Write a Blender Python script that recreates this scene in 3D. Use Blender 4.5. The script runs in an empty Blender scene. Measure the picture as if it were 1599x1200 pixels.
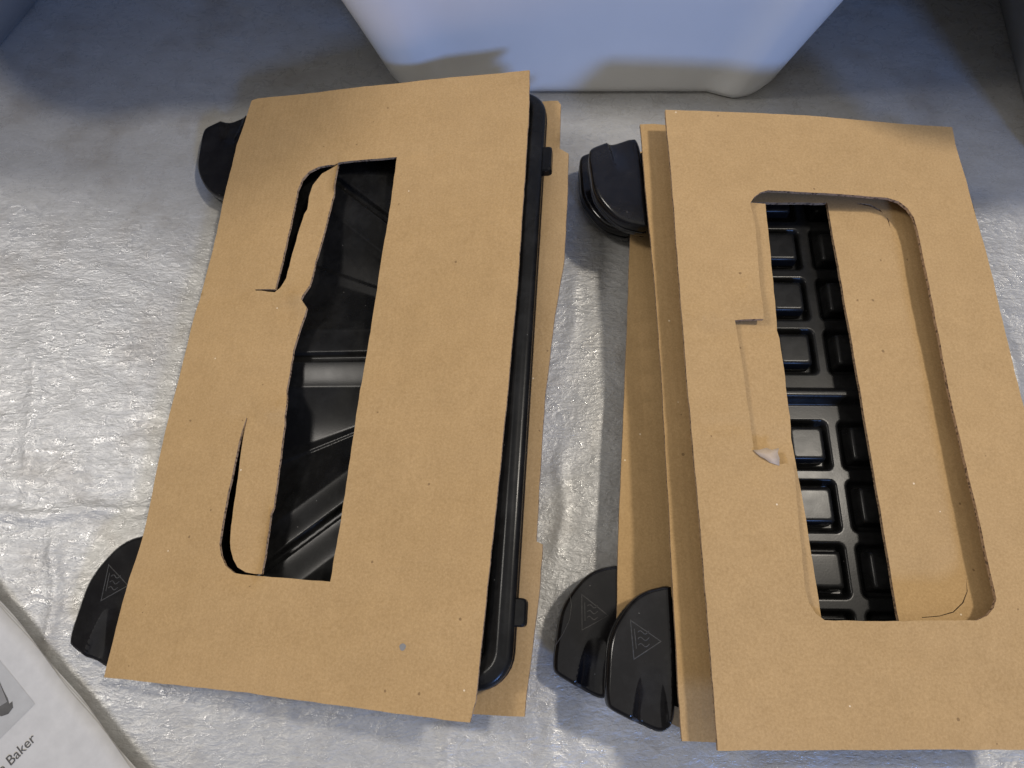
import bpy, bmesh, math, random
import numpy as np
from mathutils import Vector, Matrix
from mathutils.geometry import delaunay_2d_cdt

random.seed(7)
SC = bpy.context.scene
COL = SC.collection

# ------------------------------------------------------------------ camera
CAM_Z, PITCH, F, IW, IH = 0.29716, math.radians(70.213), 1100.0, 1600.0, 1200.0
cd = bpy.data.cameras.new('camera')
cd.sensor_width = 36.0
cd.lens = 36.0 * F / IW
cd.clip_start, cd.clip_end = 0.01, 50
cam = bpy.data.objects.new('camera', cd)
cam.location = (0, 0, CAM_Z)
cam.rotation_euler = (math.pi / 2 - PITCH, 0, 0)
COL.objects.link(cam)
SC.camera = cam

# ------------------------------------------------------------------ light
SC.view_settings.view_transform = 'Standard'
SC.view_settings.look = 'None'
SC.view_settings.exposure = 0.0
SC.view_settings.gamma = 1.0
w = bpy.data.worlds.new('World')
SC.world = w
w.use_nodes = True
bg = w.node_tree.nodes['Background']
bg.inputs[0].default_value = (1.0, 0.97, 0.92, 1)
bg.inputs[1].default_value = 0.11


def area(name, loc, target, power, sx, sy, color, shape='RECTANGLE'):
    l = bpy.data.lights.new(name, 'AREA')
    l.energy, l.shape, l.size, l.size_y, l.color = power, shape, sx, sy, color
    o = bpy.data.objects.new(name, l)
    o.location = loc
    d = Vector(target) - Vector(loc)
    o.rotation_euler = d.to_track_quat('-Z', 'Y').to_euler()
    COL.objects.link(o)
    return o


CTR = Vector((0.03, 0.12, 0.0))
# the room's main lamp, nearly overhead and to the right: shadows fall to the left
area('ceiling_lamp', CTR + Vector((0.45, 0.14, 1.0)) * 1.15, CTR, 8.3, 0.10, 0.10, (1.0, 0.92, 0.80), 'DISK')
# second lamp, to the left
area('second_lamp', CTR + Vector((-0.84, 0.10, 1.0)) * 1.1, CTR, 6.3, 0.26, 0.26, (1.0, 0.94, 0.86), 'DISK')
# the pale ceiling, which ends above the far side of the table
area('ceiling', (0.0, 0.02, 1.15), (0.0, 0.02, 0.0), 8.5, 2.8, 1.84, (1.0, 0.96, 0.90)).rotation_euler = (0, 0, 0)
# window behind the photographer: blue daylight from low
area('window_light', CTR + Vector((0.42, -1.0, 0.60)) * 1.2, CTR, 10.2, 0.26, 0.2, (0.22, 0.42, 1.0))


# ------------------------------------------------------------------ helpers
def ray(x, y):
    c, s = math.cos(PITCH), math.sin(PITCH)
    return Vector((0, c, -s)) * F + Vector((1, 0, 0)) * (x - IW / 2) - Vector((0, s, c)) * (y - IH / 2)


class Frame:
    """a plane in the room: origin, two axes and the normal"""
    def __init__(self, o, ex, ey):
        self.o, self.ex, self.ey = Vector(o), Vector(ex).normalized(), Vector(ey).normalized()
        self.n = self.ex.cross(self.ey).normalized()

    def off(self, d):
        return Frame(self.o + self.n * d, self.ex, self.ey)

    def at(self, x, y):
        d = ray(x, y)
        c = Vector((0, 0, CAM_Z))
        return c + d * ((self.o - c).dot(self.n) / d.dot(self.n))

    def uv(self, x, y):
        p = self.at(x, y) - self.o
        return (p.dot(self.ex), p.dot(self.ey))

    def mat(self):
        m = Matrix((self.ex, self.ey, self.n)).transposed().to_4x4()
        m.translation = self.o
        return m


def flat(z, tx=0.0, o=(0, 0)):
    return Frame((o[0], o[1], z), (math.cos(tx), 0, math.sin(tx)), (0, 1, 0))


def tag(o, label=None, cat=None, group=None, kind=None):
    if label: o['label'] = label
    if cat: o['category'] = cat
    if group: o['group'] = group
    if kind: o['kind'] = kind
    return o


def empty(name, frame):
    o = bpy.data.objects.new(name, None)
    o.empty_display_size = 0.02
    o.matrix_world = frame.mat()
    COL.objects.link(o)
    return o


def link(name, me, parent=None, mats=(), matrix=None):
    o = bpy.data.objects.new(name, me)
    for m in mats:
        me.materials.append(m)
    if matrix is not None:
        o.matrix_basis = matrix
    COL.objects.link(o)
    if parent: o.parent = parent
    return o


def mesh_from(name, verts, faces, smooth=True, mi=None):
    me = bpy.data.meshes.new(name)
    me.from_pydata([tuple(v) for v in verts], [], faces)
    me.polygons.foreach_set('use_smooth', [smooth] * len(me.polygons))
    if mi is not None:
        me.polygons.foreach_set('material_index', mi)
    me.update()
    return me


def densify(pts, step, closed=True):
    out = []
    n = len(pts)
    for i in range(n if closed else n - 1):
        a, b = Vector(pts[i]), Vector(pts[(i + 1) % n])
        k = max(1, int(round((b - a).length / step)))
        for j in range(k):
            out.append(tuple(a.lerp(b, j / k)))
    if not closed: out.append(tuple(pts[-1]))
    return out


def rounded(pts, radii, seg=6):
    """round the corners of a closed polygon; radii per corner"""
    out = []
    n = len(pts)
    for i in range(n):
        p, a, b = Vector(pts[i]), Vector(pts[i - 1]), Vector(pts[(i + 1) % n])
        r = radii[i] if not isinstance(radii, (int, float)) else radii
        if r <= 0:
            out.append(tuple(p)); continue
        da, db = (a - p), (b - p)
        r = min(r, da.length * .49, db.length * .49)
        s, e = p + da.normalized() * r, p + db.normalized() * r
        for k in range(seg + 1):
            t = k / seg
            out.append(tuple(s * (1 - t) ** 2 + p * 2 * t * (1 - t) + e * t * t))
    return out


def smooth_noise(x, y, s, seed=0):
    return (math.sin(x * s + 1.3 * seed) * math.cos(y * s * .83 + 2.1 * seed)
            + .5 * math.sin(x * s * 2.1 + y * s * 1.7 + seed) + .3 * math.sin(y * s * 3.3 - x * s * 1.1 + 3 * seed)) / 1.8


def inpoly(p, poly):
    x, y = p
    c = False
    j = len(poly) - 1
    for i in range(len(poly)):
        xi, yi = poly[i]; xj, yj = poly[j]
        if (yi > y) != (yj > y) and x < (xj - xi) * (y - yi) / (yj - yi) + xi:
            c = not c
        j = i
    return c


def sheet(name, outer, holes, thick, zf, mats, parent=None, matrix=None, step=.005, jitter=0.00012, lines=()):
    """a card of real thickness cut to an outline with holes; zf(u,v) bends it"""
    loops = [densify(outer, step)] + [densify(h, step * .8) for h in holes]
    rnd = random.Random(len(outer) * 13 + len(holes))
    pts, edges, faces = [], [], []
    for lp in loops:
        b = len(pts)
        for q in lp:
            pts.append(Vector((q[0] + rnd.uniform(-jitter, jitter), q[1] + rnd.uniform(-jitter, jitter))))
        faces.append(list(range(b, b + len(lp))))
    us = [p[0] for p in loops[0]]; vs = [p[1] for p in loops[0]]
    polys = [[tuple(pts[i]) for i in f] for f in faces]
    u = min(us)
    while u < max(us):
        v = min(vs)
        while v < max(vs):
            p = (u + rnd.uniform(-.2, .2) * step, v + rnd.uniform(-.2, .2) * step)
            if inpoly(p, polys[0]) and not any(inpoly(p, h) for h in polys[1:]):
                pts.append(Vector(p))
            v += step
        u += step
    for ln in lines:
        b = len(pts)
        dl = densify(ln, step * .7, closed=False)
        pts += [Vector(q) for q in dl]
        edges += [(b + i, b + i + 1) for i in range(len(dl) - 1)]
    for lp in faces:
        edges += [(lp[i], lp[(i + 1) % len(lp)]) for i in range(len(lp))]
    vo, eo, fo, *_ = delaunay_2d_cdt(pts, edges, [], 0, 1e-6)
    keep = []
    for f in fo:
        c = (sum(vo[i][0] for i in f) / len(f), sum(vo[i][1] for i in f) / len(f))
        if inpoly(c, polys[0]) and not any(inpoly(c, h) for h in polys[1:]): keep.append(f)
    fo = keep
    n = len(vo)
    top = [(p[0], p[1], zf(p[0], p[1])) for p in vo]
    verts = top + [(a, b, c - thick) for a, b, c in top]
    F_, mi = [], []
    cnt = {}
    for f in fo:
        f = list(f)
        a = sum(vo[f[i]][0] * vo[f[(i + 1) % len(f)]][1] - vo[f[(i + 1) % len(f)]][0] * vo[f[i]][1] for i in range(len(f)))
        if a < 0: f.reverse()
        F_.append(f); mi.append(0)
        F_.append([i + n for i in reversed(f)]); mi.append(0)
        for i in range(len(f)):
            e = (f[i], f[(i + 1) % len(f)])
            cnt[e] = 1
    for (a, b) in list(cnt):
        if (b, a) not in cnt:
            k = len(verts)
            verts += [verts[a], verts[b], verts[b + n], verts[a + n]]
            F_.append([k, k + 3, k + 2, k + 1]); mi.append(1)
    me = mesh_from(name, verts, F_, True, mi)
    return link(name, me, parent, mats, matrix)


# ------------------------------------------------------------------ materials
def newmat(name):
    m = bpy.data.materials.new(name)
    m.use_nodes = True
    return m, m.node_tree.nodes, m.node_tree.links, m.node_tree.nodes['Principled BSDF']


def noise(N, L, vec, scale, detail=4, rough=.5, dist=0.0, kind=None):
    n = N.new('ShaderNodeTexNoise')
    n.inputs['Scale'].default_value = scale
    n.inputs['Detail'].default_value = detail
    n.inputs['Roughness'].default_value = rough
    n.inputs['Distortion'].default_value = dist
    if kind: n.noise_type = kind
    L.new(vec, n.inputs['Vector'])
    return n.outputs['Fac']


def ramp(N, L, fac, stops):
    r = N.new('ShaderNodeValToRGB')
    el = r.color_ramp.elements
    while len(el) < len(stops): el.new(.5)
    for e, (p, c) in zip(el, stops):
        e.position = p
        e.color = (c, c, c, 1) if isinstance(c, (int, float)) else (*c, 1)
    L.new(fac, r.inputs[0])
    return r.outputs[0]


def mix(N, L, fac, a, b, mode='MIX'):
    m = N.new('ShaderNodeMix')
    m.data_type = 'RGBA'
    m.blend_type = mode
    for s, v in ((0, fac), (6, a), (7, b)):
        if hasattr(v, 'is_linked'): L.new(v, m.inputs[s])
        elif s == 0: m.inputs[0].default_value = v
        else: m.inputs[s].default_value = (*v, 1)
    return m.outputs[2]


def math_(N, L, op, a, b):
    m = N.new('ShaderNodeMath')
    m.operation = op
    for s, v in ((0, a), (1, b)):
        if hasattr(v, 'is_linked'): L.new(v, m.inputs[s])
        else: m.inputs[s].default_value = v
    return m.outputs[0]


def bump(N, L, h, strength, dist, prev=None):
    b = N.new('ShaderNodeBump')
    b.inputs['Strength'].default_value = strength
    b.inputs['Distance'].default_value = dist
    L.new(h, b.inputs['Height'])
    if prev: L.new(prev, b.inputs['Normal'])
    return b.outputs[0]


def mapped(N, L, scale, rot=(0, 0, 0)):
    tc = N.new('ShaderNodeTexCoord')
    mp = N.new('ShaderNodeMapping')
    mp.inputs['Scale'].default_value = scale
    mp.inputs['Rotation'].default_value = rot
    L.new(tc.outputs['Object'], mp.inputs[0])
    return mp.outputs[0]


def make_cardboard():
    m, N, L, P = newmat('kraft_cardboard')
    v = mapped(N, L, (1, 1, 1))
    oi = N.new('ShaderNodeObjectInfo')
    va = N.new('ShaderNodeVectorMath'); va.operation = 'ADD'
    L.new(v, va.inputs[0]); L.new(oi.outputs['Random'], va.inputs[1])
    v = va.outputs[0]
    fine = noise(N, L, v, 1150, 4, .75)
    med = noise(N, L, v, 120, 5, .6)
    big = noise(N, L, v, 18, 3, .5)
    base = ramp(N, L, big, [(.3, (.345, .224, .098)), (.7, (.41, .269, .125))])
    base = mix(N, L, .55, base, ramp(N, L, fine, [(.30, (.265, .167, .070)), (.70, (.505, .339, .167))]))
    base = mix(N, L, .17, base, ramp(N, L, med, [(.3, (.31, .19, .083)), (.7, (.50, .325, .155))]))
    # dark flecks and a few pale fibres
    vo = N.new('ShaderNodeTexVoronoi'); vo.inputs['Scale'].default_value = 170
    L.new(v, vo.inputs['Vector'])
    sel = N.new('ShaderNodeSeparateColor'); L.new(vo.outputs['Color'], sel.inputs[0])
    wob = math_(N, L, 'ADD', vo.outputs['Distance'], math_(N, L, 'MULTIPLY', fine, .10))
    size = math_(N, L, 'MULTIPLY', math_(N, L, 'GREATER_THAN', sel.outputs[0], .72), math_(N, L, 'MULTIPLY', sel.outputs[1], .125))
    dark = math_(N, L, 'LESS_THAN', wob, math_(N, L, 'ADD', size, .035))
    base = mix(N, L, math_(N, L, 'MULTIPLY', dark, .62), base, (.13, .075, .033))
    vo2 = N.new('ShaderNodeTexVoronoi'); vo2.inputs['Scale'].default_value = 130
    mp2 = N.new('ShaderNodeMapping'); mp2.inputs['Location'].default_value = (3.1, 1.7, 0)
    L.new(v, mp2.inputs[0]); L.new(mp2.outputs[0], vo2.inputs['Vector'])
    sel2 = N.new('ShaderNodeSeparateColor'); L.new(vo2.outputs['Color'], sel2.inputs[0])
    lite = math_(N, L, 'MULTIPLY', math_(N, L, 'LESS_THAN', vo2.outputs['Distance'], .045), math_(N, L, 'GREATER_THAN', sel2.outputs[0], .8))
    base = mix(N, L, math_(N, L, 'MULTIPLY', lite, .55), base, (.85, .75, .58))
    L.new(base, P.inputs['Base Color'])
    P.inputs['Roughness'].default_value = .78
    P.inputs['Specular IOR Level'].default_value = .25
    # faint flute washboard and fibre
    wv = N.new('ShaderNodeTexWave'); wv.inputs['Scale'].default_value = 105; wv.inputs['Distortion'].default_value = .6
    wv.bands_direction = 'X'
    L.new(v, wv.inputs['Vector'])
    b1 = bump(N, L, wv.outputs['Fac'], .10, .0003)
    b0 = bump(N, L, noise(N, L, v, 32, 3, .55, .5), .28, .0022, b1)
    b2 = bump(N, L, fine, .35, .0002, b0)
    L.new(bump(N, L, med, .3, .0004, b2), P.inputs['Normal'])
    return m


def make_card_edge():
    m, N, L, P = newmat('cut_cardboard_edge')
    v = mapped(N, L, (1, 1, 1))
    n1 = noise(N, L, v, 900, 3, .7)
    # liner, dark flute gaps, liner
    vo = N.new('ShaderNodeTexVoronoi'); vo.inputs['Scale'].default_value = 620
    L.new(v, vo.inputs['Vector'])
    c = ramp(N, L, n1, [(.3, (.26, .16, .085)), (.7, (.47, .33, .21))])
    gap = math_(N, L, 'LESS_THAN', vo.outputs['Distance'], .36)
    c = mix(N, L, math_(N, L, 'MULTIPLY', gap, .75), c, (.055, .03, .02))
    L.new(c, P.inputs['Base Color'])
    P.inputs['Roughness'].default_value = .9
    return m


def make_plastic():
    m, N, L, P = newmat('black_plastic')
    v = mapped(N, L, (1, 1, 1))
    n = noise(N, L, v, 900, 3, .6)
    sm = noise(N, L, v, 45, 4, .6)
    vo = N.new('ShaderNodeTexVoronoi'); vo.inputs['Scale'].default_value = 330
    L.new(v, vo.inputs['Vector'])
    sc = N.new('ShaderNodeSeparateColor'); L.new(vo.outputs['Color'], sc.inputs[0])
    dk = math_(N, L, 'MULTIPLY', math_(N, L, 'LESS_THAN', vo.outputs['Distance'], .075), math_(N, L, 'GREATER_THAN', sc.outputs[0], .86))
    film = ramp(N, L, noise(N, L, v, 70, 5, .7), [(.45, 0.0), (.8, .010)])
    L.new(mix(N, L, dk, mix(N, L, 1.0, (.006, .0055, .006), film, 'ADD'), (.09, .085, .08)), P.inputs['Base Color'])
    L.new(ramp(N, L, sm, [(.3, .11), (.75, .19)]), P.inputs['Roughness'])
    P.inputs['Specular IOR Level'].default_value = .32
    L.new(bump(N, L, n, .06, .0001), P.inputs['Normal'])
    return m


def make_nonstick():
    m, N, L, P = newmat('black_nonstick_coating')
    v = mapped(N, L, (1, 1, 1))
    n = noise(N, L, v, 1400, 3, .6)
    sm = noise(N, L, v, 60, 3, .6)
    vo = N.new('ShaderNodeTexVoronoi'); vo.inputs['Scale'].default_value = 330
    L.new(v, vo.inputs['Vector'])
    sc = N.new('ShaderNodeSeparateColor'); L.new(vo.outputs['Color'], sc.inputs[0])
    dk = math_(N, L, 'MULTIPLY', math_(N, L, 'LESS_THAN', vo.outputs['Distance'], .075), math_(N, L, 'GREATER_THAN', sc.outputs[0], .86))
    film = ramp(N, L, noise(N, L, v, 70, 5, .7), [(.45, 0.0), (.8, .010)])
    L.new(mix(N, L, dk, mix(N, L, 1.0, (.006, .006, .0062), film, 'ADD'), (.09, .085, .08)), P.inputs['Base Color'])
    L.new(ramp(N, L, sm, [(.3, .21), (.75, .31)]), P.inputs['Roughness'])
    P.inputs['Specular IOR Level'].default_value = .15
    L.new(bump(N, L, n, .12, .00008), P.inputs['Normal'])
    return m


def make_mark():
    m, N, L, P = newmat('engraved_line')
    v = mapped(N, L, (1, 1, 1))
    n = noise(N, L, v, 700, 2)
    L.new(ramp(N, L, n, [(.3, (.034, .033, .033)), (.7, (.058, .057, .057))]), P.inputs['Base Color'])
    P.inputs['Roughness'].default_value = .5
    P.inputs['Specular IOR Level'].default_value = .1
    return m


def make_white(name='white_plastic', a=(.80, .80, .785), b=(.85, .85, .835)):
    m, N, L, P = newmat(name)
    v = mapped(N, L, (1, 1, 1))
    n = noise(N, L, v, 20, 4)
    L.new(ramp(N, L, n, [(.3, a), (.7, b)]), P.inputs['Base Color'])
    P.inputs['Roughness'].default_value = .38
    P.inputs['Specular IOR Level'].default_value = .35
    n2 = noise(N, L, v, 600, 2)
    L.new(bump(N, L, n2, .06, .0002), P.inputs['Normal'])
    return m


def make_paper(name, c0, c1):
    m, N, L, P = newmat(name)
    v = mapped(N, L, (1, 1, 1))
    n = noise(N, L, v, 160, 5, .6)
    L.new(ramp(N, L, n, [(.3, c0), (.7, c1)]), P.inputs['Base Color'])
    P.inputs['Roughness'].default_value = .55
    P.inputs['Specular IOR Level'].default_value = .3
    L.new(bump(N, L, noise(N, L, v, 1200, 2), .1, .0001), P.inputs['Normal'])
    return m


def make_ground():
    m, N, L, P = newmat('crinkled_silver_sheet')
    v = mapped(N, L, (1, 1, 1))
    # the streaky crinkles run across the table
    vs = mapped(N, L, (85, 260, 85))
    vs2 = mapped(N, L, (210, 420, 210), (0, 0, .5))
    vsw = mapped(N, L, (120, 150, 120), (0, 0, -.6))
    big = noise(N, L, v, 9, 3)
    mid = noise(N, L, v, 60, 5, .6)
    fine = noise(N, L, mapped(N, L, (500, 1300, 500)), 1, 3, .7)
    c1 = noise(N, L, vs, 1, 5, .62, .8)
    c2 = noise(N, L, vs2, 1, 4, .6, .6)
    c3 = noise(N, L, vsw, 1, 5, .6, 1.6)
    col = ramp(N, L, big, [(.3, (.36, .357, .349)), (.7, (.41, .409, .404))])
    col = mix(N, L, .35, col, ramp(N, L, c1, [(.35, (.30, .297, .29)), (.65, (.46, .458, .452))]))
    col = mix(N, L, .3, col, ramp(N, L, fine, [(.3, (.26, .258, .25)), (.7, (.52, .518, .51))]))
    # brown scuffs
    st = noise(N, L, v, 26, 4, .65)
    sm = math_(N, L, 'MULTIPLY', ramp(N, L, st, [(.50, 0.0), (.70, 1.0)]), .5)
    col = mix(N, L, sm, col, (.25, .225, .195))
    L.new(col, P.inputs['Base Color'])
    L.new(ramp(N, L, c3, [(.38, .42), (.56, .30), (.66, .10)]), P.inputs['Roughness'])
    P.inputs['Specular IOR Level'].default_value = .55
    P.inputs['Metallic'].default_value = .2
    # crinkled near the front, drawn taut and smoother towards the back
    sp = N.new('ShaderNodeSeparateXYZ'); L.new(v, sp.inputs[0])
    yy = math_(N, L, 'ADD', sp.outputs[1], math_(N, L, 'MULTIPLY', math_(N, L, 'SUBTRACT', mid, .5), .05))
    mr = N.new('ShaderNodeMapRange'); mr.interpolation_type = 'SMOOTHSTEP'
    for k, q in ((1, .165), (2, .215), (3, 1.0), (4, .22)): mr.inputs[k].default_value = q
    L.new(yy, mr.inputs[0])
    amp = mr.outputs[0]

    def hb(h, st, dist, prev=None):
        return bump(N, L, math_(N, L, 'MULTIPLY', h, amp), st, dist, prev)
    b = hb(c1, .5, .0009)
    b = hb(c2, .45, .0008, b)
    b = hb(c3, .42, .0009, b)
    b = hb(fine, .25, .0003, b)
    L.new(b, P.inputs['Normal'])
    return m


CARD, EDGE = make_cardboard(), make_card_edge()
PLASTIC, COAT, MARK, WHITE, GROUND = make_plastic(), make_nonstick(), make_mark(), make_white(), make_ground()
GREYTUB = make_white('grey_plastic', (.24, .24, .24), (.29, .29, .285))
PAPER = make_paper('white_paper', (.42, .41, .395), (.48, .468, .45))
GREYPRINT = make_paper('grey_print', (.33, .325, .315), (.38, .375, .365))
DARKPRINT = make_paper('dark_print', (.055, .052, .05), (.09, .087, .083))
MIDPRINT = make_paper('mid_print', (.17, .165, .16), (.21, .205, .2))
TORN = make_paper('torn_liner', (.36, .275, .20), (.46, .37, .285))

# ------------------------------------------------------------------ table top
def make_table():
    xs = np.concatenate([np.linspace(-2.0, -.36, 12), np.arange(-.34, .341, .002), np.linspace(.36, 2.0, 12)])
    ys = np.concatenate([np.linspace(-1.2, -.08, 10), np.arange(-.07, .361, .002), np.linspace(.38, 2.2, 14)])
    X, Y = np.meshgrid(xs, ys)
    inside = (np.abs(X) < .345) & (Y > -.075) & (Y < .365)
    Z = .00022 * np.sin(X * 95 + 3 * np.sin(Y * 41)) * np.cos(Y * 120 + 2 * np.sin(X * 37))
    Z += .00016 * np.sin(X * 210 + Y * 90) * np.sin(Y * 260 - X * 60)
    g = flat(0)

    def crease(p0, p1, h, wd):
        a, b = np.array(g.uv(*p0)), np.array(g.uv(*p1))
        d = b - a; ln = np.hypot(*d); d /= ln
        t = (X - a[0]) * d[0] + (Y - a[1]) * d[1]
        s = -(X - a[0]) * d[1] + (Y - a[1]) * d[0] + .0012 * np.sin(t * 160)
        k = np.clip(np.minimum(t, ln - t) / .012, 0, 1)
        return h * np.exp(-(s / wd) ** 2) * k
    Z += crease((-120, 812), (320, 790), .0012, .0022)
    Z += crease((88, 815), (76, 1080), .0008, .002)
    Z += crease((882, 690), (872, 900), .0009, .002)
    Z += crease((705, 1110), (690, 1260), .0009, .002)
    Z += crease((455, 1075), (450, 1230), .0008, .002)
    Z += crease((905, 420), (885, 560), .0006, .002)
    Z += crease((60, 520), (40, 760), .0005, .003)
    Z += crease((865, 1100), (860, 1260), .0009, .002)
    Z += crease((1560, 480), (1610, 700), .0008, .002)
    Z *= inside
    nx, ny = len(xs), len(ys)
    verts = np.stack([X.ravel(), Y.ravel(), Z.ravel()], 1)
    i = np.arange((ny - 1) * (nx - 1))
    r, c = i // (nx - 1), i % (nx - 1)
    q = r * nx + c
    faces = np.stack([q, q + 1, q + nx + 1, q + nx], 1)
    me = mesh_from('tabletop', verts.tolist(), faces.tolist())
    o = link('tabletop', me, None, [GROUND])
    tag(o, kind='structure')


make_table()

# ------------------------------------------------------------------ the white tubs behind
def tub_outline(hw, dp, r, lobe):
    """front at y=0; corners are rounded pilasters standing a little proud of the walls"""
    pts = []
    def corner(cx, cy, a0, a1):
        for k in range(15):
            a = math.radians(a0 + (a1 - a0) * k / 14)
            pts.append((cx + math.cos(a) * (r + lobe), cy + math.sin(a) * (r + lobe)))
    def blend(p, q, inset):
        for k in range(1, 24):
            t = k / 24
            e = min(t, 1 - t) / .09
            e = min(1, e); e = e * e * (3 - 2 * e)
            x, y = p[0] + (q[0] - p[0]) * t, p[1] + (q[1] - p[1]) * t
            pts.append((x + inset[0] * e, y + inset[1] * e))
    c = [(hw - r, r, -90, 0), (hw - r, dp - r, 0, 90), (-hw + r, dp - r, 90, 180), (-hw + r, r, 180, 270)]
    ins = [(-lobe, 0), (0, -lobe), (lobe, 0), (0, lobe)]
    for i in range(4):
        corner(*c[i])
        n = c[(i + 1) % 4]
        a = math.radians(n[2])
        blend(pts[-1], (n[0] + math.cos(a) * (r + lobe), n[1] + math.sin(a) * (r + lobe)), ins[i])
    return pts


def make_tub(hw=.098, dp=.17, h=.18, flare=.40, front=.0):
    root = empty('storage_tub', Frame((0, 0, 0), (1, 0, 0), (0, 1, 0)))
    prof = [(-.0030, .0000), (-.0008, .0012), (.0000, .0040)]
    prof += [(flare * z + .02 * (z / h) ** 2, z) for z in np.linspace(.006, h, 14)]
    verts, faces = [], []
    rings = []
    for off, z in prof:
        rings.append([(x, y, z) for x, y in tub_outline(hw + off, dp + 2 * off, .020 + off * .5, .0042)])
        rings[-1] = [(x, y - (off if z < .005 else front * z), z) for x, y, z in rings[-1]]
    top = prof[-1]
    for off, z in [(top[0] - .003, top[1])] + [(o - .003, max(z, .003)) for o, z in reversed(prof[2:-1])]:
        rings.append([(x, y - front * z + .003, z) for x, y in tub_outline(hw + off, dp + 2 * off, .020 + off * .5, .0042)])
    n = len(rings[0])
    for r in rings: verts += r
    for k in range(len(rings) - 1):
        for i in range(n):
            j = (i + 1) % n
            faces.append([k * n + i, k * n + j, (k + 1) * n + j, (k + 1) * n + i])
    faces.append(list(reversed(range(n))))
    faces.append([(len(rings) - 1) * n + i for i in range(n)])
    me = mesh_from('tub_wall', verts, faces)
    link('tub_wall', me, root, [WHITE])
    # rolled lip round the top
    lv, lf = [], []
    o_, z_ = top
    ring = tub_outline(hw + o_, dp + 2 * o_, .020 + o_ * .5, .0042)
    cx, cy = 0, dp / 2
    for k in range(8):
        a = 2 * math.pi * k / 8
        dr, dz = .005 * math.cos(a) + .003, .004 * math.sin(a)
        s = tub_outline(hw + o_ + dr, dp + 2 * (o_ + dr), .020 + (o_ + dr) * .5, .0042)
        lv += [(x, y - front * z_ - dr, z_ + dz) for x, y in s]
    m = len(ring)
    for k in range(8):
        for i in range(m):
            j = (i + 1) % m; kk = (k + 1) % 8
            lf.append([k * m + i, k * m + j, kk * m + j, kk * m + i])
    link('rim', mesh_from('rim', lv, lf), root, [WHITE])
    return root


def copy_thing(o, parent=None):
    c = o.copy()
    COL.objects.link(c)
    if parent: c.parent = parent
    for ch in list(o.children): copy_thing(ch, c)
    return c


def recolour(root, m):
    for ch in root.children:
        ch.data = ch.data.copy()
        ch.data.materials.clear()
        ch.data.materials.append(m)


tub = make_tub()
tag(tub, 'white plastic tub behind the cardboard stacks, blue daylight on its front', 'tub', 'plastic tubs at the back')
tub.location = (.0375, .2690, 0)
t2 = copy_thing(tub)
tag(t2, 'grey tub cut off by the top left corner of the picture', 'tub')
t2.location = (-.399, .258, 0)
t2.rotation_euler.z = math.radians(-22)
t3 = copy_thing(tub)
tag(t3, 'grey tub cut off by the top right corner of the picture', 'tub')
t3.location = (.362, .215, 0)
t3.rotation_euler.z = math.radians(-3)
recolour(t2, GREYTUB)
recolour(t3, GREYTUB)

# ------------------------------------------------------------------ handles, plates
CM = .01
H_OUT = [(2.41, 3.95), (2.41, 3.0), (2.39, 1.95), (2.34, .92), (2.26, -.08), (2.15, -.47), (1.98, -.70), (1.70, -.78),
         (1.03, -.53), (.51, -.30), (.10, -.09), (-.02, .10), (-.05, .5), (0, 1.1), (.09, 1.93), (.29, 2.52), (.66, 3.10),
         (1.06, 3.54), (1.48, 3.80), (1.95, 3.94), (2.25, 3.99)]


def sstep(a, b, x):
    t = max(0, min(1, (x - a) / (b - a)))
    return t * t * (3 - 2 * t)


def scoop(u, v):
    """thumb scoop: a channel that opens through the slanted end"""
    top = 1.25
    if v > top: return 0.0
    t = (top - v) / 2.0
    half = .26 + .42 * min(1, max(0, t)) ** .55
    c = 1.50 - .12 * t
    d = abs(u - c) / half
    if d >= 1: return 0.0
    depth = .31 * sstep(-.08, .8, t) + .04 * t
    edge = (1 - d ** 3.2)
    return depth * edge


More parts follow.
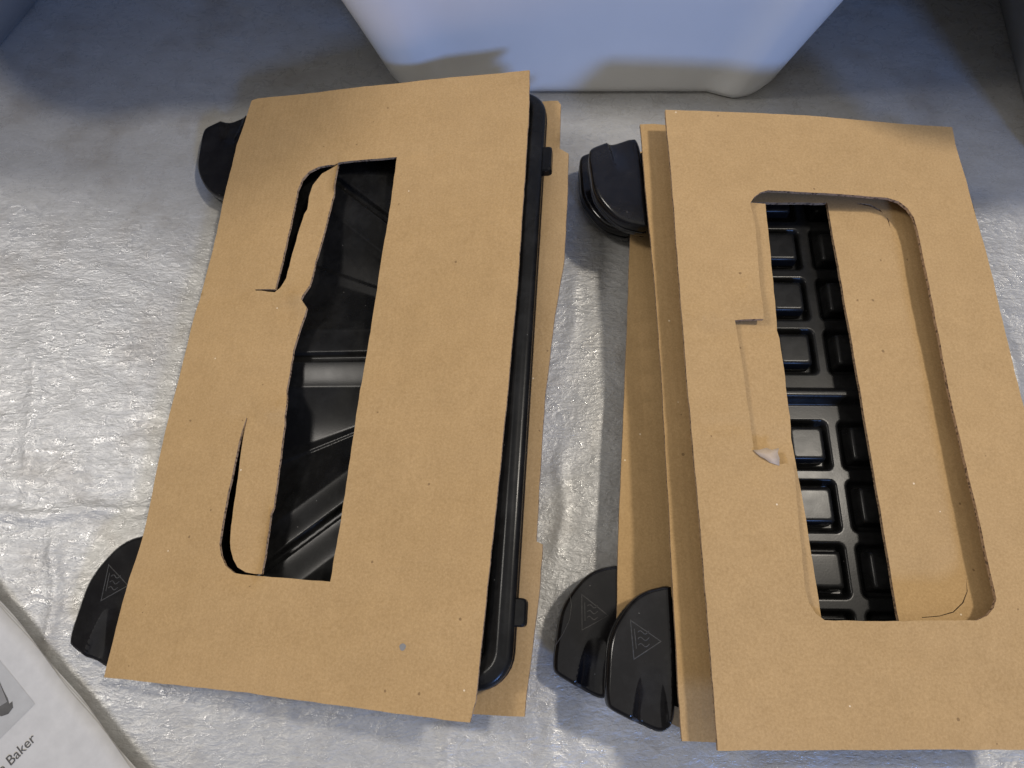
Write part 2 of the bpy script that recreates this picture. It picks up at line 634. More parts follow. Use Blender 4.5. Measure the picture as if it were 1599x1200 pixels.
def make_handle_mesh(sign, s):
    """plate coordinates in cm: corner at (0,-11.42); sign=-1 lower handle, +1 the mirrored one"""
    out = []
    n = len(H_OUT)
    for i in range(n):                                # Catmull-Rom through the outline
        p0, p1, p2, p3 = (Vector(H_OUT[(i + k - 1) % n]) for k in range(4))
        if i == n - 1 or i == 0: seq = [p1]
        else:
            seq = [.5 * (2 * p1 + (p2 - p0) * t + (2 * p0 - 5 * p1 + 4 * p2 - p3) * t * t + (3 * p1 - p0 - 3 * p2 + p3) * t ** 3)
                   for t in (0, .25, .5, .75)]
        out += [tuple(q) for q in seq]
    n = len(out)

    def inset(d):
        r = []
        for i in range(n):
            a, p, b = Vector(out[i - 1]), Vector(out[i]), Vector(out[(i + 1) % n])
            t = (b - a).normalized()
            nn = Vector((t.y, -t.x))              # outline runs clockwise -> inward normal
            r.append(p + nn * d)
        return r
    area2 = sum(out[i][0] * out[(i + 1) % n][1] - out[(i + 1) % n][0] * out[i][1] for i in range(n))
    sg = -1 if area2 > 0 else 1
    rings = [(.22, -1.0), (.06, -.93), (.0, -.82), (.0, -.60), (.08, -.57), (.08, -.50), (.0, -.47), (.0, -.17), (.045, -.06), (.14, 0.0)]
    verts, faces = [], []
    for d, z in rings:
        for p in inset(sg * d):
            verts.append((p.x, p.y, z - scoop(p.x, p.y) * (1 if z > -.3 else .0)))
    for k in range(len(rings) - 1):
        for i in range(n):
            j = (i + 1) % n
            faces.append([k * n + i, k * n + j, (k + 1) * n + j, (k + 1) * n + i])
    faces.append(list(range(n)))
    tp = [p.to_2d() if hasattr(p, 'to_2d') else p for p in inset(sg * .14)]
    poly = [tuple(p) for p in tp]
    pts = [Vector(p) for p in poly]
    u = 0.0
    while u < 2.5:
        v = -.9
        while v < 4.0:
            if inpoly((u, v), poly) and min((Vector((u, v)) - q).length for q in tp) > .03: pts.append(Vector((u, v)))
            v += .05
        u += .04
    vo, eo, fo, *_ = delaunay_2d_cdt(pts, [], [list(range(n))], 1, 1e-6)
    b = len(verts)
    verts += [(p.x, p.y, -scoop(p.x, p.y)) for p in vo]
    for f in fo:
        f = list(f)
        faces.append([b + i for i in f])
    V = []
    for x, y, z in verts:
        yy = y - 11.42
        V.append((x * CM * s, (yy if sign < 0 else -yy) * CM * s, z * CM * s))
    me = mesh_from('handle', V, faces)
    bm = bmesh.new(); bm.from_mesh(me)
    bmesh.ops.remove_doubles(bm, verts=bm.verts, dist=2e-6)
    bmesh.ops.recalc_face_normals(bm, faces=bm.faces)
    bm.to_mesh(me); bm.free()
    me.polygons.foreach_set('use_smooth', [True] * len(me.polygons))
    me.set_sharp_from_angle(angle=math.radians(48))
    return me


def ribbon(paths, wd, z, th=.02):
    verts, faces = [], []
    for path, closed in paths:
        n = len(path)
        b = len(verts)
        for i in range(n):
            p = Vector(path[i])
            a = Vector(path[i - 1]) if (closed or i > 0) else p
            c = Vector(path[(i + 1) % n]) if (closed or i < n - 1) else p
            d1 = (p - a).normalized() if (p - a).length > 0 else (c - p).normalized()
            d2 = (c - p).normalized() if (c - p).length > 0 else d1
            t = (d1 + d2).normalized()
            k = 1 / max(.4, t.dot(d1))
            nn = Vector((-t.y, t.x)) * wd / 2 * k
            for q, zz in ((p + nn, z - .01), (p + nn * .6, z + th), (p - nn * .6, z + th), (p - nn, z - .01)):
                verts.append((q.x, q.y, zz))
        for i in range(n if closed else n - 1):
            j = (i + 1) % n
            for k in range(3):
                faces.append([b + i * 4 + k, b + j * 4 + k, b + j * 4 + k + 1, b + i * 4 + k + 1])
    return verts, faces


def make_symbol(parent, s):
    """hot-surface triangle moulded in the handle: triangle, bar and three wavy lines"""
    paths = [([(.87, 2.80), (1.90, 2.11), (.93, 1.52)], True), ([(.99, 2.52), (1.03, 1.86)], False)]
    for k in range(3):
        y0 = 2.40 - .20 * k
        pth = [(1.10 + .40 * t, y0 - .01 * k + .055 * math.sin(t * 2 * math.pi * 1.15)) for t in np.linspace(0, 1, 13)]
        paths.append((pth, False))
    v, f = ribbon(paths, .045, 0.0, .006)
    V = [(x * CM * s, (y - 11.42) * CM * s, z * CM * s) for x, y, z in v]
    link('hot_surface_symbol', mesh_from('hot_surface_symbol', V, f), parent, [MARK])


BU, BHW, BHV = 9.60, 6.75, 11.88      # plate body: centre u, half width, half length in cm


def rrect(cx, cy, hx, hy, r, seg=8):
    out = []
    for (sx, sy, a0) in ((1, 1, 0), (-1, 1, 90), (-1, -1, 180), (1, -1, 270)):
        for k in range(seg + 1):
            a = math.radians(a0 + 90 * k / seg)
            out.append((cx + sx * (hx - r) + math.cos(a) * r, cy + sy * (hy - r) + math.sin(a) * r))
    return out


def make_body(parent, s):
    """rim with a double lip, outer skirt and underside"""
    rings = [(1.05, -.62), (1.0, -.30), (.92, -.12), (.80, -.05), (.62, -.02), (.54, .04), (.40, .05), (.30, .0), (.20, -.02), (.10, -.06),
             (.02, -.16), (.0, -.30), (.06, -.36), (.06, -.42), (.0, -.47), (.03, -.75), (.14, -.80), (.30, -1.22), (.6, -1.30), (3, -1.32)]
    verts, faces = [], []
    for d, z in rings:
        verts += [(x, y, z) for x, y in rrect(BU, 0, BHW - d, BHV - d, max(.25, 1.25 - d))]
    n = len(verts) // len(rings)
    for k in range(len(rings) - 1):
        for i in range(n):
            j = (i + 1) % n
            faces.append([k * n + i, (k + 1) * n + i, (k + 1) * n + j, k * n + j])
    faces.append([(len(rings) - 1) * n + i for i in range(n)])
    V = [(x * CM * s, y * CM * s, z * CM * s) for x, y, z in verts]
    link('plate_body', mesh_from('plate_body', V, faces), parent, [COAT])


def make_tab(parent, s, v0, v1):
    b = rounded([(BU + BHW - .06, v0), (BU + BHW + .34, v0), (BU + BHW + .34, v1), (BU + BHW - .06, v1)], [.0, .16, .16, 0], 4)
    verts, faces = [], []
    rr = [(.03, -.58), (0, -.52), (0, -.20), (.05, -.14)]
    cx, cy = BU + BHW + .12, (v0 + v1) / 2
    for d, z in rr:
        for x, y in b:
            verts.append((x - math.copysign(d, x - cx), y - math.copysign(d, y - cy), z))
    n = len(b)
    for k in range(3):
        for i in range(n):
            j = (i + 1) % n
            faces.append([k * n + i, k * n + j, (k + 1) * n + j, (k + 1) * n + i])
    faces.append([3 * n + i for i in range(n)])
    faces.append(list(reversed(range(n))))
    V = [(x * CM * s, y * CM * s, z * CM * s) for x, y, z in verts]
    link('locating_tab', mesh_from('locating_tab', V, faces, False), parent, [COAT])


def heightfield(name, parent, s, u0, u1, v0, v1, du, dv, hf, mat):
    nu, nv = int((u1 - u0) / du) + 1, int((v1 - v0) / dv) + 1
    U, V = np.meshgrid(np.linspace(u0, u1, nu), np.linspace(v0, v1, nv))
    Z = hf(U, V)
    verts = np.stack([U.ravel(), V.ravel(), Z.ravel()], 1) * CM * s
    i = np.arange((nv - 1) * (nu - 1))
    q = (i // (nu - 1)) * nu + i % (nu - 1)
    faces = np.stack([q, q + 1, q + nu + 1, q + nu], 1)
    me = mesh_from(name, verts.tolist(), faces.tolist())
    return link(name, me, parent, [mat])


def np_ss(a, b, x):
    t = np.clip((x - a) / (b - a), 0, 1)
    return t * t * (3 - 2 * t)


def wall(U, V):
    d = np.minimum(BHW - 1.0 - np.abs(U - BU), BHV - 1.0 - np.abs(V))
    return d


def sandwich_surface(U, V):
    AP = (17.35, 0.0)                                 # the ridges of each half fan out from the right-hand middle

    def rprof(d):
        a = np.abs(d)
        top = -.52
        fl = top - .10 * np_ss(.15, 1.25, a)
        gro = -.26 * (1 - np_ss(.10, .19, a))
        t = np.clip((a - 1.25) / 2.8, 0, 1)
        slope = -.62 - .57 * np.sin(t * math.pi / 2) ** .9
        return np.where(a < 1.25, fl + gro, slope)
    d0 = V + .15
    z = rprof(d0)
    for sg in (1, -1):
        dx, dy = AP[0] - 3.2, -sg * 11.4
        ln = math.hypot(dx, dy)
        nx, ny = -dy / ln, dx / ln
        d = (U - AP[0]) * nx + (V - AP[1]) * ny
        zz = rprof(d)
        side = (V * sg) > 0
        z = np.where(side, np.maximum(z, zz), z)
        # crease where the two pocket floors meet
        k = (V * sg) - .40 * (AP[0] - U)
        z = np.where(side, z - .055 * np_ss(-.02, .02, k) * (1 - np_ss(.0, 1.6, k)) * (z < -.75), z)
    w = wall(U, V)
    z = np.minimum(z, -.5)
    z = np.where(w < .45, np.maximum(z, -.25 - .9 * np_ss(0, .45, w) ** 1.2 * 1.0), z)
    return np.where(w < .0, -.30, z)


WU, WLAND, WFLOOR, WPITCH, WPK = 9.33, -.74, -1.16, 2.40, .985


def waffle_surface(U, V):
    a = np.abs(V)
    z = np.full_like(U, WLAND)
    for k in range(4):
        cv = 1.0 + WPK + k * WPITCH
        for j in (-1.5, -.5, .5, 1.5):
            cu = WU + j * WPITCH
            qx, qy = np.abs(U - cu) - (WPK - .22), np.abs(a - cv) - (WPK - .22)
            sd = np.hypot(np.maximum(qx, 0), np.maximum(qy, 0)) + np.minimum(np.maximum(qx, qy), 0) - .22
            z = z + (WFLOOR - WLAND) * (1 - np_ss(-.17, .03, sd))
    z = z + .52 * (1 - np_ss(.10, .36, a)) * (np.abs(U - WU) < 5.3)   # ridge that parts the two waffles
    e = np.maximum(np.abs(U - WU) - 4.9, a - 10.65)
    return np.minimum(z + .5 * np_ss(.1, .75, e), -.1)


def peg_mesh(s):
    hx, h0, h1 = .66, WFLOOR - .02, WLAND + .30
    rings = [(.07, h0, .12), (.02, h1 - .16, .12)] + [(.02 - .15 * (1 - math.cos(t)), h1 - .16 + .16 * math.sin(t), .11) for t in (.25, .5, .75, 1.0, 1.25, 1.5)] + [(-.16, h1, .10), (-.30, h1 + .001, .06)]
    verts, faces = [], []
    for d, z, r in rings:
        verts += [(x, y, z) for x, y in rrect(0, 0, hx + d, hx + d, r, 3)]
    n = len(verts) // len(rings)
    for k in range(len(rings) - 1):
        for i in range(n):
            j = (i + 1) % n
            faces.append([k * n + i, k * n + j, (k + 1) * n + j, (k + 1) * n + i])
    faces.append([(len(rings) - 1) * n + i for i in range(n)])
    me = mesh_from('waffle_peg', [(x * CM * s, y * CM * s, z * CM * s) for x, y, z in verts], faces)
    me.materials.append(COAT)
    return me


def plate_frame(c_bot, c_top, fr):
    b, t = fr.at(*c_bot), fr.at(*c_top)
    ey = (t - b).normalized()
    ex = ey.cross(fr.n).normalized()
    return Frame((b + t) / 2, ex, ey), (t - b).length / (2 * 11.42 * CM)


def make_plate(name, fr, s, kind, tabs=True):
    root = empty(name, fr)
    make_body(root, s)
    for sg in (-1, 1):
        h = link('handle', make_handle_mesh(sg, s), root, [PLASTIC])
        if sg < 0: make_symbol(h, s)
        nk = [(2.1, 3.5), (3.3, 3.8), (3.3, -.3), (2.1, .1)]
        nv = [(x * CM * s, sg * -(y - 11.42) * CM * s, z * CM * s) for z in (-.85, -.25) for x, y in nk]
        nf = [[0, 1, 2, 3], [7, 6, 5, 4]] + [[i, i + 4, (i + 1) % 4 + 4, (i + 1) % 4] for i in range(4)]
        link('handle_neck', mesh_from('handle_neck', nv, nf, False), root, [PLASTIC])
    if tabs:
        make_tab(root, s, 7.75, 8.94)
        make_tab(root, s, -9.85, -8.95)
    u0, u1 = BU - BHW + .85, BU + BHW - .85
    v0, v1 = -BHV + .85, BHV - .85
    if kind == 'sandwich':
        heightfield('cooking_surface', root, s, u0, u1, v0, v1, .055, .055, sandwich_surface, COAT)
    else:
        heightfield('cooking_surface', root, s, u0, u1, v0, v1, .055, .055, waffle_surface, COAT)
        pm = peg_mesh(s)
        for sg in (1, -1):
            for k in range(4):
                for j in (-1.5, -.5, .5, 1.5):
                    p = link('waffle_peg', pm, root)
                    p.location = ((WU + j * WPITCH) * CM * s, sg * (1.0 + WPK + k * WPITCH) * CM * s, 0)
    return root


# planes of the left stack: everything there leans up to the right
th, tx = math.radians(-4.4), math.radians(11.5)
LEX = Vector((math.cos(th) * math.cos(tx), math.sin(th) * math.cos(tx), math.sin(tx)))
LEY = Vector((-math.sin(th), math.cos(th), 0))
LC = Frame(flat(.030).at(533, 615), LEX, LEY)

fr, s = plate_frame((106, 1005), (318, 200), LC.off(-.0022))
p = make_plate('sandwich_plate', fr, s, 'sandwich')
tag(p, 'black sandwich plate with diagonal ridges inside the left cardboard stack', 'cooking plate', 'cooking plates packed in cardboard')

fr, s = plate_frame((951, 1105), (922, 232), flat(.036))
p = make_plate('waffle_plate', fr, s, 'waffle')
tag(p, 'black waffle plate showing square pegs through the window of the right stack', 'cooking plate', 'cooking plates packed in cardboard')

fr, s = plate_frame((867, 1050), (908, 243), flat(.0150))
low = make_plate('waffle_plate', fr, s, 'waffle', False)
sv, sf = ribbon([([tuple(c / (CM * s) for c in fr.uv(*q)) for q in ((889, 923), (893, 945), (890, 968), (880, 990), (866, 1011))], False)], .018, .0, .002)
link('scratch', mesh_from('scratch', [(x * CM * s, y * CM * s, z * CM * s) for x, y, z in sv], sf), [c for c in low.children if c.name.startswith('handle') and 'neck' not in c.name][0], [DARKPRINT])
tag(low, 'lowest black plate of the right stack, only its two left handles showing', 'cooking plate', 'cooking plates packed in cardboard')

# ------------------------------------------------------------------ cardboard, left stack
CMATS = [CARD, EDGE]


def px(fr, pts): return [fr.uv(*p) for p in pts]


fr = LC
outer = px(fr, [(395, 160), (404, 157), (610, 135), (828, 113), (827, 170), (809, 440), (792, 620), (764, 900), (744, 1096), (736, 1129), (580, 1109), (390, 1082),
                (165, 1058), (201, 905), (222, 842), (228, 815), (262, 660), (330, 400), (371, 228)])
hole = px(fr, [(621, 247), (560, 251), (512, 256), (497, 260), (483, 268), (472, 281), (465, 297), (459, 325), (446, 385), (436, 430), (429, 451), (399, 452.5), (399, 454), (428, 455),
               (437, 449), (447, 434), (456, 396), (464, 366), (474, 333), (479, 325), (482, 306), (488, 288), (502, 270), (521, 258),
               (529, 257.5), (522, 290), (506, 352), (490, 406), (482, 444), (474, 462), (471, 468), (477, 479), (465, 512), (455, 545), (449, 580), (444, 608), (447, 632), (443, 650),
               (432, 740), (420, 830), (411, 897), (397, 896), (383, 893.5), (371, 886), (364, 874), (360, 858), (360, 835), (366, 785), (374, 720), (385, 652), (383, 652), (370, 705), (356, 770),
               (347, 825), (344, 850), (346, 868), (353, 884), (366, 895), (390, 899), (450, 904), (518, 909), (535, 800), (563, 610), (590, 440), (611, 310)])


def left_z(u, v):
    z = .0009 * smooth_noise(u, v, 28, 1) - .0006 * smooth_noise(u, v, 60, 4)
    z += .0022 * max(0, (abs(v - .02) / .135)) ** 3 * .6
    # the cut strip sags towards its free edge, crumpled where it is still joined
    a = fr_uv_hole
    if a[0] < u < a[1] and -.075 < v < .115:
        z -= .0016 * sstep(a[0], a[1], u)
    for (cu, cv, h, wd) in lumps:
        z += h * math.exp(-((u - cu) ** 2 + (v - cv) ** 2) / wd ** 2)
    return z + crease_z(u, v, l_creases)


def crease_z(u, v, creases):
    z = 0.0
    for (c0, c1, h, wd) in creases:
        d = c1 - c0; ln = d.length; d = d / ln
        q = Vector((u, v)) - c0
        t = q.dot(d)
        if 0 < t < ln:
            z += h * math.exp(-((q.x * d.y - q.y * d.x) / wd) ** 2) * min(1, t / .004, (ln - t) / .004)
    return z


LCR = [((432, 458), (476, 470), .0010, .0016), ((388, 652), (446, 638), .0010, .0016), ((622, 246), (700, 241), -.0006, .0012), ((345, 646), (386, 650), -.0006, .0012),
       ((450, 440), (436, 500), -.0007, .002), ((300, 470), (398, 453), -.0005, .0016), ((425, 600), (447, 640), .0006, .0016)]
l_creases = [(Vector(fr.uv(*a)), Vector(fr.uv(*b)), h, wd) for a, b, h, wd in LCR]
e0, e1 = fr.uv(395, 560)[0], fr.uv(470, 560)[0]
fr_uv_hole = (e0, e1)
lumps = []
for (x, y, h, wd) in ((470, 462, .0022, .0045), (446, 638, .0020, .004), (425, 462, -.0012, .006), (395, 648, -.0010, .005), (450, 480, -.0008, .006), (420, 625, .0009, .006), (640, 250, .0006, .004)):
    q = fr.uv(x, y)
    lumps.append((q[0], q[1], h, wd))
o = sheet('cardboard_insert', outer, [hole], .0013, left_z, CMATS, None, fr.mat(), step=.0042,
          lines=[[fr.uv(626, 245.7), fr.uv(698, 241)], [fr.uv(348, 646.5), fr.uv(378, 649.5)], [fr.uv(304, 469), fr.uv(394, 454)], [fr.uv(434, 459), fr.uv(466, 467)], [fr.uv(392, 651), fr.uv(440, 640)]])
tag(o, 'brown cardboard insert with a slotted window covering the ridged black plate on the left', 'cardboard', 'cardboard packing pieces')

q = fr.uv(631, 1011)
ring = [(q[0] + .00115 * math.cos(a) * (1 + .12 * math.sin(3 * a)), q[1] + .0012 * math.sin(a)) for a in np.linspace(0, 2 * math.pi, 14, endpoint=False)]
V = [(a, b, left_z(a, b) + .0001) for a, b in ring] + [(q[0], q[1], left_z(*q) + .0002)]
link('grey_spot', mesh_from('grey_spot', V, [[i, (i + 1) % 14, 14] for i in range(14)]), o, [MIDPRINT])

# tray under the left plate, its right wall folded down to the table
fr = LC.off(-.0172)
TF = fr
fold = px(fr, [(874, 232), (838, 850)])
fa, fb = Vector(fold[0]), Vector(fold[1])
fd = (fb - fa).normalized()
fn = Vector((-fd.y, fd.x))
if fn.x < 0: fn = -fn


def tray_z(u, v):
    p = TF.o + TF.ex * u + TF.ey * v
    z = .0005 * smooth_noise(u, v, 45, 2)
    if p.z + z < .0025: z = .0025 - p.z          # the low side lies on the table
    d = (Vector((u, v)) - fa).dot(fn)
    if d > 0: z -= d * .75
    elif d > -.0012: z -= .0002
    return z


tray = empty('cardboard_tray', Frame(fr.o, fr.ex, fr.ey))
tag(tray, 'brown cardboard tray lying under the left plate, its folded edge showing on the right', 'cardboard', 'cardboard packing pieces')
sheet('tray_base', px(fr, [(470, 185), (862, 158), (872, 158), (876, 163), (874.5, 232), (887, 234), (885, 300), (880, 400), (866, 490), (852, 610), (841, 780), (838, 846), (847, 850), (841, 930),
                           (832, 1010), (822, 1085), (819, 1120), (640, 1112), (300, 1060)]), [], .0016, tray_z, CMATS, tray, None, step=.005)
# the folded wall that props the right side up
def plank(name, a, b, z0a, z1a, z0b, z1b, th, parent_frame, parent):
    """upright strip of card between floor points a and b"""
    d = (Vector(b) - Vector(a)).normalized()
    nn = Vector((-d.y, d.x)) * th / 2
    V, Fc = [], []
    K = 24
    for k in range(K + 1):
        t = k / K
        p = Vector(a).lerp(Vector(b), t)
        wob = nn * (.6 * math.sin(t * 9))
        z0, z1 = z0a + (z0b - z0a) * t, z1a + (z1b - z1a) * t
        for q, z in ((p + nn + wob, z0), (p - nn + wob, z0), (p - nn + wob, z1), (p + nn + wob, z1)):
            V.append((q.x, q.y, z))
    for k in range(K):
        for i in range(4):
            j = (i + 1) % 4
            Fc.append([k * 4 + i, k * 4 + j, (k + 1) * 4 + j, (k + 1) * 4 + i])
    Fc.append([0, 1, 2, 3]); Fc.append([K * 4 + 3, K * 4 + 2, K * 4 + 1, K * 4])
    inv = parent_frame.mat().inverted()
    V = [inv @ Vector(v) for v in V]
    me = mesh_from(name, V, Fc, False)
    bm = bmesh.new(); bm.from_mesh(me); bmesh.ops.recalc_face_normals(bm, faces=bm.faces); bm.to_mesh(me); bm.free()
    return link(name, me, parent, [CARD])


pa, pb = fr.at(850, 250), fr.at(812, 1070)
plank('folded_wall', (pa.x - .004, pa.y), (pb.x - .004, pb.y), .0008, pa.z - .0032, .0008, pb.z - .0032, .0018, fr, tray)

# ------------------------------------------------------------------ cardboard, right stack
# bottom sheet A lies on the lower plate
fr = flat(.0166)
cr = fr.uv(1003, 600)[0]
liney = [fr.uv(1003, 380), fr.uv(1000, 900)]


def a_z(u, v):
    z = .0005 * smooth_noise(u, v, 40, 6)
    d = abs(u - (cr + .0 * v))
    return z - .0011 * math.exp(-(d / .0014) ** 2) + (.0006 if u > cr else 0)


o = sheet('cardboard_sheet', px(fr, [(992, 250), (1000, 238), (1480, 232), (1570, 640), (1640, 1120), (1069, 1152), (1066, 1138), (964, 1095), (964, 1000), (965, 880), (970, 740), (978, 560), (985, 365), (988, 300)]),
          [], .0016, a_z, CMATS, None, fr.mat(), step=.006, lines=[liney])
tag(o, 'brown cardboard sheet between the two plates of the right stack, lowest edge left', 'cardboard', 'cardboard packing pieces')

# liner B above the upper plate
fr = flat(.0400)
arc1 = [(1340, 316.5), (1360, 319), (1376, 328), (1386, 341), (1391, 357), (1388.5, 343), (1378, 331), (1361, 322), (1340, 318.5)]
arc2 = [(1510, 903), (1512, 925), (1505, 942), (1490, 957), (1468, 963), (1440, 965), (1440, 964.4), (1468, 962), (1489, 956), (1503.5, 941), (1510.6, 924.5)]


def b_z(u, v):
    return .0006 * smooth_noise(u, v, 38, 9) + .0008 * smooth_noise(u, v, 14, 3)


o = sheet('cardboard_liner', px(fr, [(1000, 196), (1022, 195), (1460, 220), (1560, 640), (1660, 1150), (1380, 1162), (1120, 1161), (1066, 1158), (1060, 1080), (1054, 960), (1046, 800), (1037, 640), (1036, 618), (1022, 430), (1008, 290)]),
          [px(fr, [(1170, 316), (1293, 316), (1340, 590), (1372, 776), (1406, 978), (1255, 978)]), px(fr, arc1), px(fr, arc2)], .0016, b_z, CMATS, None, fr.mat(), step=.0055)
tag(o, 'brown cardboard liner under the right top panel, its left edge a narrow lit strip', 'cardboard', 'cardboard packing pieces')

# cover C
fr = flat(.0540, math.radians(-3.0), (.055, .1))
cover = empty('cardboard_cover', fr)
tag(cover, 'brown cardboard cover with a large rounded window on top of the right stack', 'cardboard', 'cardboard packing pieces')
outer = px(fr, [(1040, 170), (1240, 181), (1488, 198), (1494, 225), (1511, 280), (1555, 455), (1599, 634), (1670, 925), (1732, 1172), (1400, 1171), (1122, 1173), (1113, 1060), (1100, 900), (1083, 690), (1066, 500), (1054, 350)])
hole = px(fr, [(1172, 318), (1178, 308), (1188, 301), (1200, 298), (1300, 303), (1386, 309), (1404, 315), (1418, 326), (1427, 340), (1434, 362), (1462, 500), (1510, 730), (1553, 918), (1556, 935), (1552, 950), (1542, 962), (1526, 969), (1400, 970.5), (1290, 969.5), (1275, 958),
               (1265, 942), (1258, 915), (1252, 840), (1243, 745), (1240, 722), (1214, 726), (1192, 714), (1179, 701), (1163, 590), (1149, 500), (1192, 499), (1187, 440), (1180, 350)])


def c_z(u, v):
    z = .0008 * smooth_noise(u, v, 26, 5) - .0004 * smooth_noise(u, v, 60, 8)
    for (cu, cv, h, wd) in c_lumps:
        z += h * math.exp(-((u - cu) ** 2 + (v - cv) ** 2) / wd ** 2)
    for (c0, c1, h, wd) in c_creases:
        d = (c1 - c0); ln = d.length; d = d / ln
        q = Vector((u, v)) - c0
        t = q.dot(d)
        if 0 < t < ln:
            z += h * math.exp(-((q.x * d.y - q.y * d.x) / wd) ** 2) * min(1, t / .006, (ln - t) / .006)
    return z


c_lumps = [(*fr.uv(x, y), h, wd) for x, y, h, wd in ((1175, 480, .0012, .006), (1215, 735, .0012, .005), (1135, 515, -.0009, .008), (1130, 690, .0008, .01))]
c_creases = [(Vector(fr.uv(*a)), Vector(fr.uv(*b)), h, wd) for a, b, h, wd in
             (((1066, 490), (1150, 499), .0009, .0014), ((1083, 664), (1180, 664), -.0009, .0014), ((1182, 425), (1152, 480), .0009, .0016), ((1600, 760), (1690, 740), -.0005, .003))]
cl = [[fr.uv(1068, 491), fr.uv(1148, 499)], [fr.uv(1086, 664), fr.uv(1170, 664)], [fr.uv(1180, 428), fr.uv(1153, 478)]]
sheet('top_panel', outer, [hole], .0014, c_z, CMATS, cover, None, step=.0045, lines=cl)
FL = fr.off(-.0030)
flap = px(FL, [(1155, 318), (1175, 316.5), (1196, 318), (1204, 400), (1214, 500), (1226, 590), (1240, 700), (1262, 830), (1285, 972), (1258, 972), (1240, 940), (1220, 740), (1150, 720), (1128, 490), (1160, 480)])


def flap_z(u, v):
    z = .0005 * smooth_noise(u, v, 70, 2)
    for y, wd in ((513, .0022), (690, .0022)):
        q = FL.uv(1200, y)
        z -= .0011 * math.exp(-((v - q[1] - .06 * (u - q[0])) / wd) ** 2)
    return z - .003


sheet('window_flap', flap, [], .0016, flap_z, CMATS, cover, None, step=.004)


def scrap(name, pts_px, zs):
    """a torn, curled scrap of liner paper"""
    c = px(fr, pts_px)
    m = (sum(p[0] for p in c) / len(c), sum(p[1] for p in c) / len(c))
    V = [(a, b, z) for (a, b), z in zip(c, zs)] + [(m[0], m[1], max(zs) * .8)]
    n = len(c)
    V += [(a, b, z - .0004) for a, b, z in V]
    Fc = [[i, (i + 1) % n, n] for i in range(n)] + [[(i + 1) % n + n + 1, i + n + 1, 2 * n + 1] for i in range(n)]
    Fc += [[(i + 1) % n, i, i + n + 1, (i + 1) % n + n + 1] for i in range(n)]
    me = mesh_from(name, V, Fc, True)
    bm = bmesh.new(); bm.from_mesh(me); bmesh.ops.recalc_face_normals(bm, faces=bm.faces); bm.to_mesh(me); bm.free()
    link(name, me, cover, [TORN])


scrap('torn_paper', [(1177, 703), (1186, 703), (1197, 700), (1206, 703), (1217, 700), (1215, 708), (1218, 716), (1217, 728), (1211, 726), (1203, 723), (1195, 717), (1188, 713), (1182, 708)],
      [.0, .0002, .0004, .0001, .0001, .0002, .0001, .0004, .0006, .0002, .0004, .0001, .0001])
scrap('torn_paper', [(1181, 495), (1184, 490), (1188, 489), (1191, 493), (1190, 498), (1185, 499)], [.0002, .0006, .0007, .0004, .0002, .0003])
# the side of the cover, folded down at the right
qa, qb = fr.at(1497, 222), fr.at(1722, 1150)
plank('folded_side', (qa.x - .004, qa.y), (qb.x - .004, qb.y), .0008, qa.z - .0025, .0008, qb.z - .0025, .0018, fr, cover)

# ------------------------------------------------------------------ booklet
g = flat(.0075)
c0, c1 = g.at(-4, 942), g.at(207, 1203)
dn = (c1 - c0).normalized()                       # down the page
er = Vector((-dn.y, dn.x, 0))
if er.x < 0: er = -er
BK = Frame((c0.x, c0.y, 0.0), er, -dn)            # u to the right edge (u=0), v up the page
book = empty('instruction_booklet', BK)
tag(book, 'white instruction booklet with a grey photo, lying at the lower left corner', 'booklet')


def page_z(u, v, lift):
    t = sstep(-.075, 0, u)
    return lift + .0042 * t + .0005 * math.sin(v * 60 + 1)


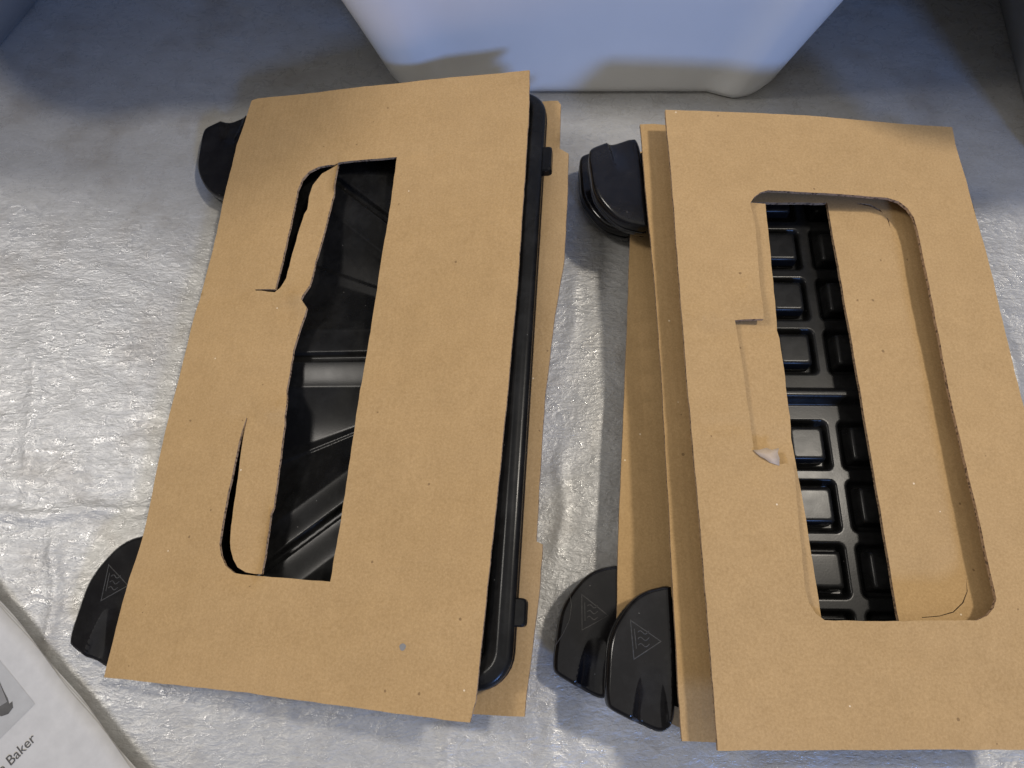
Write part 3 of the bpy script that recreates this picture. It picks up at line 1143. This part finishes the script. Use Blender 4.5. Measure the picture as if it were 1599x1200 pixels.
for k, (du, lift) in enumerate(((.0005, .0014), (.0003, .0018), (.0, .0022))):
    pg = densify([(-.148, -.15), (du, -.15), (du, .06), (-.148, .06)], .006)
    V, Fc = [], []
    NU, NV = 26, 34
    for j in range(NV + 1):
        for i in range(NU + 1):
            u = -.148 + (.148 + du + .0004 * math.sin(j * .9 + k)) * i / NU
            v = -.15 + .21 * j / NV
            V.append((u, v, page_z(u, v, lift)))
    n = len(V)
    V += [(a, b, c - .0003) for a, b, c in V]
    for j in range(NV):
        for i in range(NU):
            a = j * (NU + 1) + i
            Fc.append([a, a + 1, a + NU + 2, a + NU + 1])
            Fc.append([n + a + NU + 1, n + a + NU + 2, n + a + 1, n + a])
    bd = [i for i in range(NU + 1)] + [j * (NU + 1) + NU for j in range(1, NV + 1)] + [NV * (NU + 1) + i for i in range(NU - 1, -1, -1)] + [j * (NU + 1) for j in range(NV - 1, 0, -1)]
    for i in range(len(bd)):
        a, b = bd[i], bd[(i + 1) % len(bd)]
        Fc.append([b, a, n + a, n + b])
    link('page', mesh_from('page', V, Fc), book, [PAPER])
PGF = BK.off(.0064)


def printed(name, poly, h, mat, parent=book):
    """flat print on the top page"""
    pts = [Vector(p) for p in densify(poly, .003)]
    vo, eo, fo, *_ = delaunay_2d_cdt(pts, [], [list(range(len(pts)))], 1, 1e-6)
    V = [(p.x, p.y, page_z(p.x, p.y, .0022) + h) for p in vo]
    Fc = []
    for f in fo:
        f = list(f)
        a = sum(vo[f[i]][0] * vo[f[(i + 1) % len(f)]][1] - vo[f[(i + 1) % len(f)]][0] * vo[f[i]][1] for i in range(len(f)))
        Fc.append(f if a > 0 else f[::-1])
    return link(name, mesh_from(name, V, Fc), parent, [mat])


pc = PGF.uv(53, 1100)
photo = printed('printed_photo', [(pc[0] - .09, pc[1]), (pc[0], pc[1]), (pc[0], pc[1] + .06), (pc[0] - .09, pc[1] + .06)], .00012, GREYPRINT)
dk = px(PGF, [(-30, 1060), (-5, 1058), (3, 1078), (10, 1092), (12, 1100), (17, 1096), (18, 1106), (10, 1116), (-2, 1120), (-30, 1100)])
printed('printed_appliance', dk, .00022, DARKPRINT)
printed('printed_appliance_top', px(PGF, [(-30, 1050), (-4, 1062), (5, 1086), (9, 1097), (-3, 1104), (-30, 1085)]), .0003, MIDPRINT)

tcv = bpy.data.curves.new('caption', 'FONT')
tcv.body = 'e Baker'
tcv.size = .0052
tcv.extrude = .00004
to = bpy.data.objects.new('caption_tmp', tcv)
COL.objects.link(to)
dg = bpy.context.evaluated_depsgraph_get()
tm = bpy.data.meshes.new_from_object(to.evaluated_get(dg))
tm = tm.copy()
bpy.data.objects.remove(to)
bpy.data.curves.remove(tcv)
tp = PGF.uv(-4, 1213)
for vtx in tm.vertices:
    vtx.co = (vtx.co.x + tp[0], vtx.co.y + tp[1], page_z(vtx.co.x + tp[0], vtx.co.y + tp[1], .0022) + .00015 + vtx.co.z)
tm.materials.clear()
link('caption', tm, book, [DARKPRINT])
